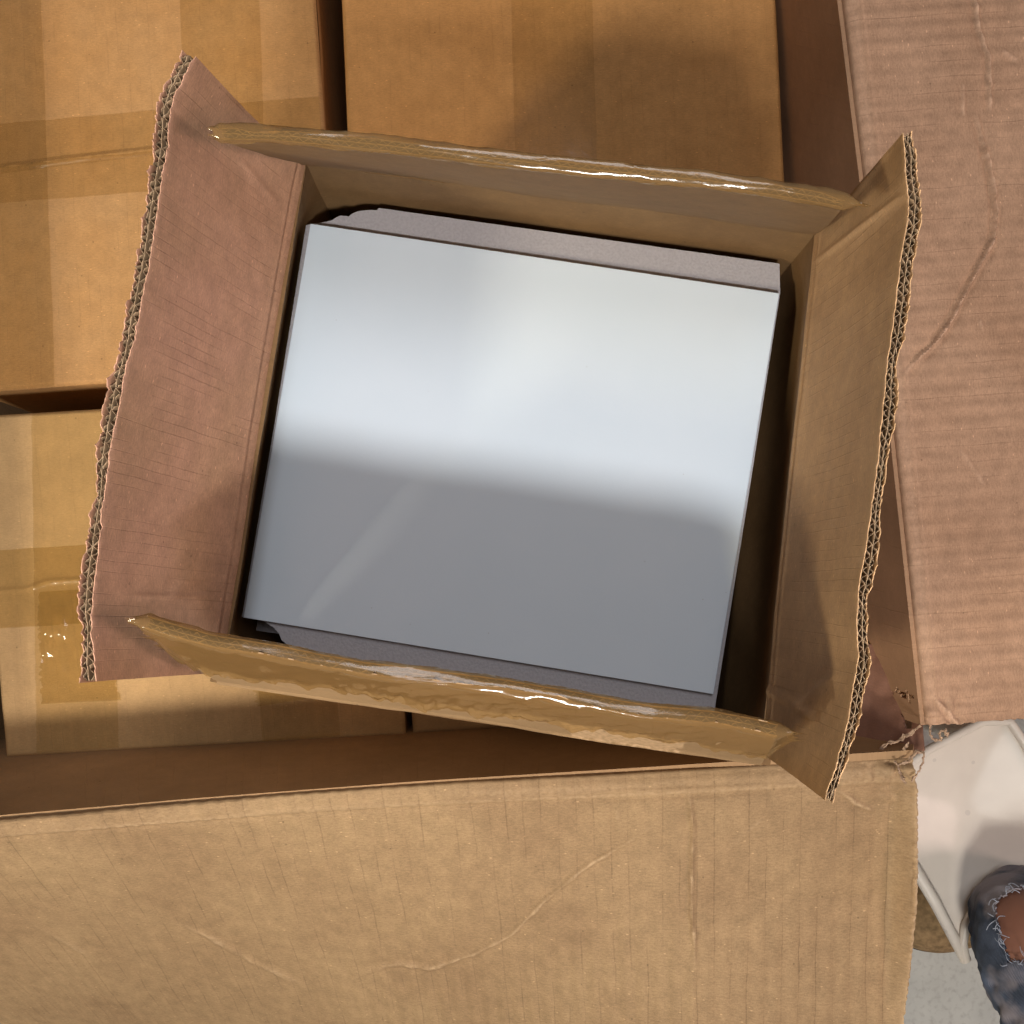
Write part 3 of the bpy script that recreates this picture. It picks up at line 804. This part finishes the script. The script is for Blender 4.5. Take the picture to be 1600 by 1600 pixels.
def edge_tape(parent, G, N, UV, down_in, down_out, seed, s0=0.0, s1=1.0, lift=0.0021, th=TH * .85, torn=0.004, over=0.02, mat=None, wr=.0007, pinch=True, ribs=0.0):
    """tape folded over the free edge of a flap: inside lip, rounded ridge, outside skirt with a torn lower hem"""
    nu = 320
    s_ = np.linspace(s0, s1, nu); ii = np.clip(s_, 0, 1) * (G.shape[0] - 1); i0 = np.clip(np.floor(ii).astype(int), 0, G.shape[0] - 2); fr = (ii - i0)[:, None]
    e = G[i0, -1] * (1 - fr) + G[i0 + 1, -1] * fr; e_in = G[i0, -8] * (1 - fr) + G[i0 + 1, -8] * fr
    up = e - e_in; up /= np.linalg.norm(up, axis=1, keepdims=True)
    n = N[i0, -1] * (1 - fr) + N[i0 + 1, -1] * fr; n /= np.linalg.norm(n, axis=1, keepdims=True)
    al = (G[-1, -1] - G[0, -1]); L = np.linalg.norm(al); al /= L
    e = e + al * ((s_ - np.clip(s_, 0, 1)) * L)[:, None]
    k = 30; rows = []
    for j in range(k):
        q = j / (k - 1)
        if q < 0.15:                    # inside lip
            a = 1 - q / 0.15
            dn = down_in * (1 + .3 * vnoise(s_ * 22, s_ * 0, seed)); off = -lift * .6 + 0 * s_; h = -dn * a
        elif q < 0.45:                  # over the ridge
            a = (q - 0.15) / 0.30
            off = -lift * .6 + (th + lift * 1.6) * (1 - math.cos(math.pi * a)) / 2 + 0 * s_
            h = 0.0022 * math.sin(math.pi * a) * (1 + .5 * vnoise(s_ * 9, s_ * 0 + a * 2, seed + 1)) + 0 * s_
        else:
            a = (q - 0.45) / 0.55
            dn = down_out * (1 + .12 * vnoise(s_ * 7, s_ * 0, seed + 2)) + torn * (vnoise(s_ * 45, s_ * 0, seed + 3) + .7 * np.abs(vnoise(s_ * 110, s_ * 0, seed + 4)))
            h = -dn * a; off = th + lift * (1 + 1.2 * a * np.abs(vnoise(s_ * 30 + a * 4, a * 6 + 0 * s_, seed + 5)))
            off = off + ribs * np.abs(np.sin(math.pi * (s_ * 34 + a * 1.6 + .3 * vnoise(s_ * 9, s_ * 0, seed)))) * np.clip((a - .25) * 2.5, 0, 1) * np.clip(.55 + vnoise(s_ * 6, s_ * 0, seed + 8), 0.1, 1)
        off = off + wr * vnoise(s_ * 26 + q * 6, s_ * 0 + q * 7, seed + 6) * (.4 + a) + wr * .5 * vnoise(s_ * 90 + q * 22, s_ * 0 + q * 9, seed + 7)
        rows.append((off, h))
    if pinch:                           # film squeezed flat past the ends of the board
        pz = np.clip(np.maximum(-s_ / 0.03, (s_ - 1) / 0.03), 0, 1)
    Gt = np.zeros((nu, k, 3))
    for j, (off, h) in enumerate(rows):
        if pinch:
            c0 = th * .5; off = off * (1 - pz) + (c0 + (j / k - .5) * .001) * pz; h = h * (1 - .55 * pz) + pz * .0015 * vnoise(s_ * 400, s_ * 0 + j * .5, seed)
        Gt[:, j] = e + n * off[:, None] + up * h[:, None]
    Gt[0] += al * (0.003 * rng.standard_normal(k))[:, None]; Gt[-1] += al * (0.003 * rng.standard_normal(k))[:, None]
    UVt = np.stack(np.broadcast_arrays((s_ * L)[:, None], np.linspace(0, .04, k)[None]), -1).copy()
    mb = MB(); mb.add(Gt.reshape(-1, 3), gridfaces(nu, k, 0, True), UVt.reshape(-1, 2))
    return mb.build('tape', mat or M_tapeE, parent)


edge_tape(fT, GT, NT_, UVT, 0.0012, 0.030, 200, s0=-0.012, s1=1.03, wr=.0006)
edge_tape(fB, GB, NB, UVB, 0.0015, 0.095, 220, s0=-0.02, s1=1.03, torn=.012, wr=.0007, ribs=.0016)

# ------------------------------------------------------------------ white boards inside the box
s = NT('white_board')
v = s.n('TexCoord').outputs['Object']
a = s.n('TexNoise', i_Vector=v, i_Scale=14.0, i_Detail=6.0).outputs[0]
g = s.n('TexNoise', i_Vector=v, i_Scale=900.0, i_Detail=2.0).outputs[0]
vo = s.n('TexVoronoi', i_Vector=v, i_Scale=70.0)
sp = s.math('MULTIPLY', s.math('LESS_THAN', vo.outputs[0], 0.028), s.math('GREATER_THAN', s.n('SeparateColor', i_Color=vo.outputs[1]).outputs[0], 0.62))
c = s.mix(s.ramp(a, [(0.3, 0.0), (0.7, 1.0)]), (0.645, 0.74, 0.83), (0.67, 0.76, 0.85))
c = s.mix(s.math('MULTIPLY', sp, 0.5), c, (0.35, 0.33, 0.34))
bp = s.n('Bump', i_Strength=0.12, i_Distance=0.0004, i_Height=g)
b = s.n('BsdfPrincipled', i_Base_Color=c, i_Roughness=0.6, i_Normal=bp.outputs[0]); b.inputs['Specular IOR Level'].default_value = 0.2
s.l(b.outputs[0], s.out.inputs[0]); M_white = s.m
s = NT('chalky_board')
v = s.n('TexCoord').outputs['Object']
a = s.n('TexNoise', i_Vector=v, i_Scale=520.0, i_Detail=4.0).outputs[0]
c = s.mix(s.ramp(a, [(0.35, 0.0), (0.65, 1.0)]), (0.36, 0.345, 0.37), (0.42, 0.405, 0.43))
bp = s.n('Bump', i_Strength=0.5, i_Distance=0.0008, i_Height=a)
b = s.n('BsdfPrincipled', i_Base_Color=c, i_Roughness=0.55, i_Normal=bp.outputs[0])
s.l(b.outputs[0], s.out.inputs[0]); M_chalk = s.m


def plate(name, px, z, th, mat, bev=0.0):
    pts = [P(a, b, z) for a, b in px]
    cen = sum(pts) / len(pts); n = len(pts)
    rings = [(0.0, -th), (0.0, -bev), (bev, 0.0)] if bev else [(0.0, -th), (0.0, 0.0)]
    V = []
    for ins, dz in rings:
        for p in pts:
            d = cen - p; L = np.linalg.norm(d[:2])
            V.append([p[0] + d[0] / L * ins, p[1] + d[1] / L * ins, z + dz])
    f = []
    for k in range(len(rings) - 1):
        for i in range(n): f.append((k * n + i, k * n + (i + 1) % n, (k + 1) * n + (i + 1) % n, (k + 1) * n + i))
    f.append(tuple(range((len(rings) - 1) * n, len(rings) * n))); f.append(tuple(range(n))[::-1])
    V = np.array(V)
    area2 = sum(pts[i][0] * pts[(i + 1) % n][1] - pts[(i + 1) % n][0] * pts[i][1] for i in range(n))
    if area2 < 0: f = [q[::-1] for q in f]
    o = mesh_obj(name, V - [cen[0], cen[1], z - th], f, mat, None, None, False)
    o.location = (cen[0], cen[1], z - th)
    return o


A = plate('white_board', [(485, 349), (1218, 458), (1167, 772), (1115, 1085), (380, 965), (432, 657)], -0.050, 0.005, M_white, 0.0005)
tag(A, 'smooth glossy white board lying on top inside the open box', 'board', 'white boards stacked in the open box')
B = plate('white_board', [(478, 352), (490, 349), (503, 347.5), (512, 346), (519, 344), (525, 340), (531, 337), (538, 337), (545, 338), (549, 335), (553, 332.5), (560, 330), (566, 329),
                     (578, 328), (589, 328.5), (592, 325), (900, 368), (1218, 412), (1219, 458), (1170, 772), (1118, 1100), (1112, 1142), (448, 1046),
                     (452, 1010), (440, 1000), (436, 990), (428, 981), (416, 973), (404, 967), (392, 964), (378, 964), (430, 655)], -0.0565, 0.04, M_chalk, 0.0)
tag(B, 'thick greyish chalky board with chipped corners under the glossy white board', 'board', 'white boards stacked in the open box')
# filling that carries the boards
S_ = plate('packing_block', [(500, 345), (1200, 440), (1100, 1090), (400, 985)], -0.098, 0.14, M_chalk, 0.0)
tag(S_, 'grey block hidden beneath the chipped board in the open box', 'packing')

# ------------------------------------------------------------------ white plastic chair
s = NT('white_plastic')
v = s.n('TexCoord').outputs['Object']
a = s.n('TexNoise', i_Vector=v, i_Scale=30.0, i_Detail=5.0).outputs[0]
vo = s.n('TexVoronoi', i_Vector=v, i_Scale=26.0)
sp = s.math('LESS_THAN', vo.outputs[0], 0.07)
c = s.mix(s.ramp(a, [(0.3, 0.0), (0.7, 1.0)]), (0.66, 0.59, 0.51), (0.72, 0.65, 0.56))
c = s.mix(s.math('MULTIPLY', sp, 0.3), c, (0.40, 0.36, 0.33))
bp = s.n('Bump', i_Strength=0.1, i_Distance=0.001, i_Height=a)
b = s.n('BsdfPrincipled', i_Base_Color=c, i_Roughness=0.4, i_Normal=bp.outputs[0])
s.l(b.outputs[0], s.out.inputs[0]); M_plas = s.m
chair = empty('plastic_chair', tuple(P(1560, 1300, FZ)))
tag(chair, 'worn white plastic chair beside the torn corner of the large carton, partly under a knee', 'chair')
# seat: patch with raised rolled rims
zc = -0.30
top_e = [P(1398, 1215, zc), P(1450, 1172, zc), P(1536, 1127, zc + .002), P(1578, 1127, zc), P(1612, 1185, zc - .01), P(1700, 1290, zc - .02)]
low_e = [P(1412, 1328, zc), P(1462, 1412, zc), P(1509, 1500, zc - .01), P(1508, 1448, zc - .005), P(1560, 1398, zc), P(1700, 1330, zc)]
out = [(1380, 1225), (1450, 1172), (1536, 1127), (1578, 1127), (1600, 1160), (1640, 1230), (1720, 1325), (1640, 1358), (1560, 1396), (1522, 1424), (1508, 1448), (1504, 1474), (1509, 1500), (1462, 1412), (1412, 1328)]
gx, gy = np.meshgrid(np.arange(1376, 1724, 3.0), np.arange(1122, 1504, 3.0), indexing='ij')
G = np.stack([P(a, b, zc) for a, b in zip(gx.ravel(), gy.ravel())]).reshape(*gx.shape, 3)
dd, _, _ = seg_dist(np.stack([gx, gy], -1), out + out[:1])
G[..., 2] -= 0.022 * np.clip(dd / 110.0, 0, 1)**0.8 + 0.004
for _ in range(12): G[1:-1, 1:-1, 2] = (G[:-2, 1:-1, 2] + G[2:, 1:-1, 2] + G[1:-1, :-2, 2] + G[1:-1, 2:, 2]) / 4
UV = np.stack([gx, gy], -1) * .0006
mb = MB(); slab(mb, G, UV, 0, 0.004, np.broadcast_to(np.array([0, 0, -1.0]), G.shape), keep=inside(out, gx, gy)[:-1, :-1] & inside(out, gx, gy)[1:, 1:])
mb.build('seat', M_plas, chair)
rimb = MB(); tube(rimb, poly_at(low_e[:3], np.linspace(0, 1, 30)), 0.0055, 10)
tube(rimb, poly_at([P(1509, 1500, zc - .008), P(1504, 1474, zc - .005), P(1508, 1448, zc - .003), P(1522, 1424, zc), P(1560, 1396, zc), P(1700, 1328, zc)], np.linspace(0, 1, 50)), 0.0045, 10)
tube(rimb, poly_at([P(*q, zc - .003) for q in out[:7]], np.linspace(0, 1, 60)), 0.0045, 10)
rimb.build('rim', M_plas, chair)
for q in ((1440, 1240), (1560, 1160), (1640, 1290)):
    lg = MB(); p0 = P(*q, zc - .035); tube(lg, [p0, p0 * [1.02, 1.02, 1] + [0.01, 0, FZ - zc + .036]], 0.014, 10); lg.build('leg', M_plas, chair)

# ------------------------------------------------------------------ person: knee in ripped jeans, shoe on the floor
s = NT('denim')
v = s.n('UVMap').outputs[0]; ob = s.n('TexCoord').outputs['Object']
tw = s.n('TexWave', i_Vector=s.n('Mapping', i_Vector=v, i_Rotation=(0, 0, .8)).outputs[0], i_Scale=260.0, i_Distortion=2.0, i_Detail=2.0).outputs[0]
n1 = s.n('TexNoise', i_Vector=ob, i_Scale=38.0, i_Detail=6.0).outputs[0]
n2 = s.n('TexNoise', i_Vector=ob, i_Scale=400.0, i_Detail=3.0).outputs[0]
c = s.mix(s.ramp(n1, [(0.40, 0.0), (0.66, 1.0)]), (0.007, 0.013, 0.030), (0.06, 0.08, 0.13))
c = s.mix(s.math('MULTIPLY', tw, 0.30), c, (0.20, 0.24, 0.31))
c = s.mix(s.ramp(s.n('TexNoise', i_Vector=ob, i_Scale=17.0, i_Detail=4.0).outputs[0], [(0.50, 0.0), (0.60, 0.5)]), c, (0.42, 0.36, 0.37))
bp = s.n('Bump', i_Strength=0.5, i_Distance=0.001, i_Height=s.math('ADD', tw, n2))
b = s.n('BsdfPrincipled', i_Base_Color=c, i_Roughness=0.9, i_Normal=bp.outputs[0])
s.l(b.outputs[0], s.out.inputs[0]); M_denim = s.m
s = NT('skin')
a = s.n('TexNoise', i_Vector=s.n('TexCoord').outputs['Object'], i_Scale=60.0, i_Detail=5.0).outputs[0]
c = s.mix(a, (0.20, 0.085, 0.055), (0.29, 0.135, 0.09))
bp = s.n('Bump', i_Strength=0.25, i_Distance=0.0008, i_Height=a)
b = s.n('BsdfPrincipled', i_Base_Color=c, i_Roughness=0.5, i_Normal=bp.outputs[0]); b.inputs['Subsurface Weight'].default_value = 0.08
b.inputs['Subsurface Radius'].default_value = (.01, .004, .002)
s.l(b.outputs[0], s.out.inputs[0]); M_skin = s.m
M_thread = simple('frayed_thread', (0.34, 0.37, 0.44), 0.9, 0.3, 80)

person = empty('person', tuple(P(1600, 1520, FZ)))
tag(person, 'person in ripped blue jeans, bent knee and shoe tip at the lower right', 'person')


def limb(path, rad, nu, nv, seed, amp):
    path = np.array(path); sp_ = np.linspace(0, 1, len(path)); sv = np.linspace(0, 1, nu)
    C_ = smoothinterp(sv, sp_, path); r = np.interp(sv, sp_, rad)
    r = smoothinterp(sv, sp_, np.array(rad)[:, None])[:, 0]
    tn = np.gradient(C_, axis=0); tn /= np.linalg.norm(tn, axis=1, keepdims=True)
    G = np.zeros((nu, nv, 3)); UV = np.zeros((nu, nv, 2))
    a = np.cross(tn[0], [0, 0, 1.0]); a /= np.linalg.norm(a)
    for i in range(nu):
        a = a - tn[i] * np.dot(a, tn[i]); a /= np.linalg.norm(a); b2 = np.cross(tn[i], a)
        th = np.linspace(0, 2 * math.pi, nv)
        rr = r[i] * (1 + amp * vnoise(np.cos(th) * 3 + i * .11, np.sin(th) * 3 + i * .16, seed) + amp * .5 * vnoise(np.cos(th) * 7 + i * .4, np.sin(th) * 7, seed + 1))
        G[i] = C_[i] + a * (np.cos(th) * rr)[:, None] + b2 * (np.sin(th) * rr)[:, None]
        UV[i, :, 0] = i / nu * .6; UV[i, :, 1] = th / 6.283 * .35
    return G, UV


hip = P(1960, 1900, -0.16); thigh = P(1760, 1690, -0.19); kn1 = P(1668, 1570, -0.215); knee = P(1612, 1462, -0.245); kn2 = P(1606, 1436, -0.31)
shin = np.array([0.60, -0.40, -0.50]); sh = P(1448, 1440, FZ + 0.03); ankle = sh + np.array([0.13, 0.0, 0.07]); shin = (kn2 * .5 + ankle * .5) + [0.01, 0, 0]
path = [hip, thigh, kn1, knee, kn2, shin, ankle]
rad = [0.085, 0.070, 0.058, 0.050, 0.046, 0.045, 0.034]
Gs, UVs = limb(path, [r - .003 for r in rad], 90, 48, 5, 0.015)
mb = MB(); mb.add(Gs.reshape(-1, 3), gridfaces(90, 48), UVs.reshape(-1, 2)); mb.build('leg', M_skin, person)
Gj, UVj = limb(path, rad, 240, 140, 9, 0.05)
PX = proj(Gj)
Nj = normals(Gj)
rip = inside([(1560, 1404), (1590, 1388), (1650, 1390), (1665, 1490), (1604, 1504), (1580, 1508), (1563, 1470), (1554, 1430)], PX[..., 0] + 3 * vnoise(PX[..., 0] / 5, PX[..., 1] / 5, 3), PX[..., 1] + 3 * vnoise(PX[..., 0] / 5, PX[..., 1] / 5, 4)) & (Gj[..., 2] > -0.30)
keep = ~rip[:-1, :-1]
mb = MB(); slab(mb, Gj, UVj, 0, 0.0015, keep=keep)
mb.build('jeans', M_denim, person)
th = MB()
edge = [(1566, 1402), (1590, 1392), (1620, 1394), (1600, 1490), (1580, 1500), (1567, 1470), (1561, 1430)]
ix = np.argwhere(rip & ~np.roll(rip, 2, 0) | rip & ~np.roll(rip, -2, 0) | rip & ~np.roll(rip, 2, 1) | rip & ~np.roll(rip, -2, 1))
for k in range(80):
    i, j = ix[rng.integers(len(ix))]
    p = Gj[i, j] + Nj[i, j] * 0; cN = p - path[3]; cN = cN / np.linalg.norm(cN)
    d = rng.standard_normal(3); d -= cN * d.dot(cN); d /= np.linalg.norm(d); L = rng.uniform(.004, .012)
    q = [p + d * L * t + cN * (0.003 + .003 * math.sin(3 * t)) + np.cross(cN, d) * L * .12 * math.sin(t * 2) for t in np.linspace(0, 1, 7)]
    tube(th, q, rng.uniform(.0002, .0004), 4)
t_ = th.build('frayed_thread', M_thread, person); t_['kind'] = 'stuff'

M_shoe = simple('shoe_suede', (0.30, 0.20, 0.105), 0.85, 0.35, 120, 0.6, 0.2, 0.002)
M_sole = simple('shoe_sole', (0.03, 0.022, 0.02), 0.7, 0.2, 60)
n1, n2 = 40, 32
V = []; L_ = 0.24
for i in range(n1):
    q = i / (n1 - 1); x = q * L_
    wd = 0.047 * min(1, math.sqrt(max(0, 1 - (1 - q / .30)**2)) if q < .30 else 1 - .18 * math.sin((q - .3) * 3)); hg = 0.050 * (math.sqrt(max(0, 1 - (1 - min(q / .25, 1))**2))) + 0.045 * max(0, q - .35)
    wd = max(wd, .0005); hg = max(hg, .0008)
    for k in range(n2):
        a_ = math.pi * 2 * k / n2; V.append((x, wd * math.cos(a_), 0.012 + (hg * max(0, math.sin(a_))**.8 if math.sin(a_) > 0 else .012 * math.sin(a_) * .3)))
V = np.array(V); org = P(1393, 1446, FZ + .03) * [1, 1, 0] + [0, 0, FZ]
ang = R(8); Rm = np.array([[math.cos(ang), -math.sin(ang), 0], [math.sin(ang), math.cos(ang), 0], [0, 0, 1]])
mb = MB(); f = []
for i in range(n1 - 1):
    for k in range(n2): f.append((i * n2 + k, i * n2 + (k + 1) % n2, (i + 1) * n2 + (k + 1) % n2, (i + 1) * n2 + k))
mb.add(V @ Rm.T + org, f); shoe = mb.build('shoe', M_shoe, person)
mb = MB(); V2 = V.copy(); V2[:, 1] *= 1.08; V2[:, 2] = np.where(V2[:, 2] > .012, .012, .0005)
mb.add(V2 @ Rm.T + org, f); mb.build('sole', M_sole, shoe)
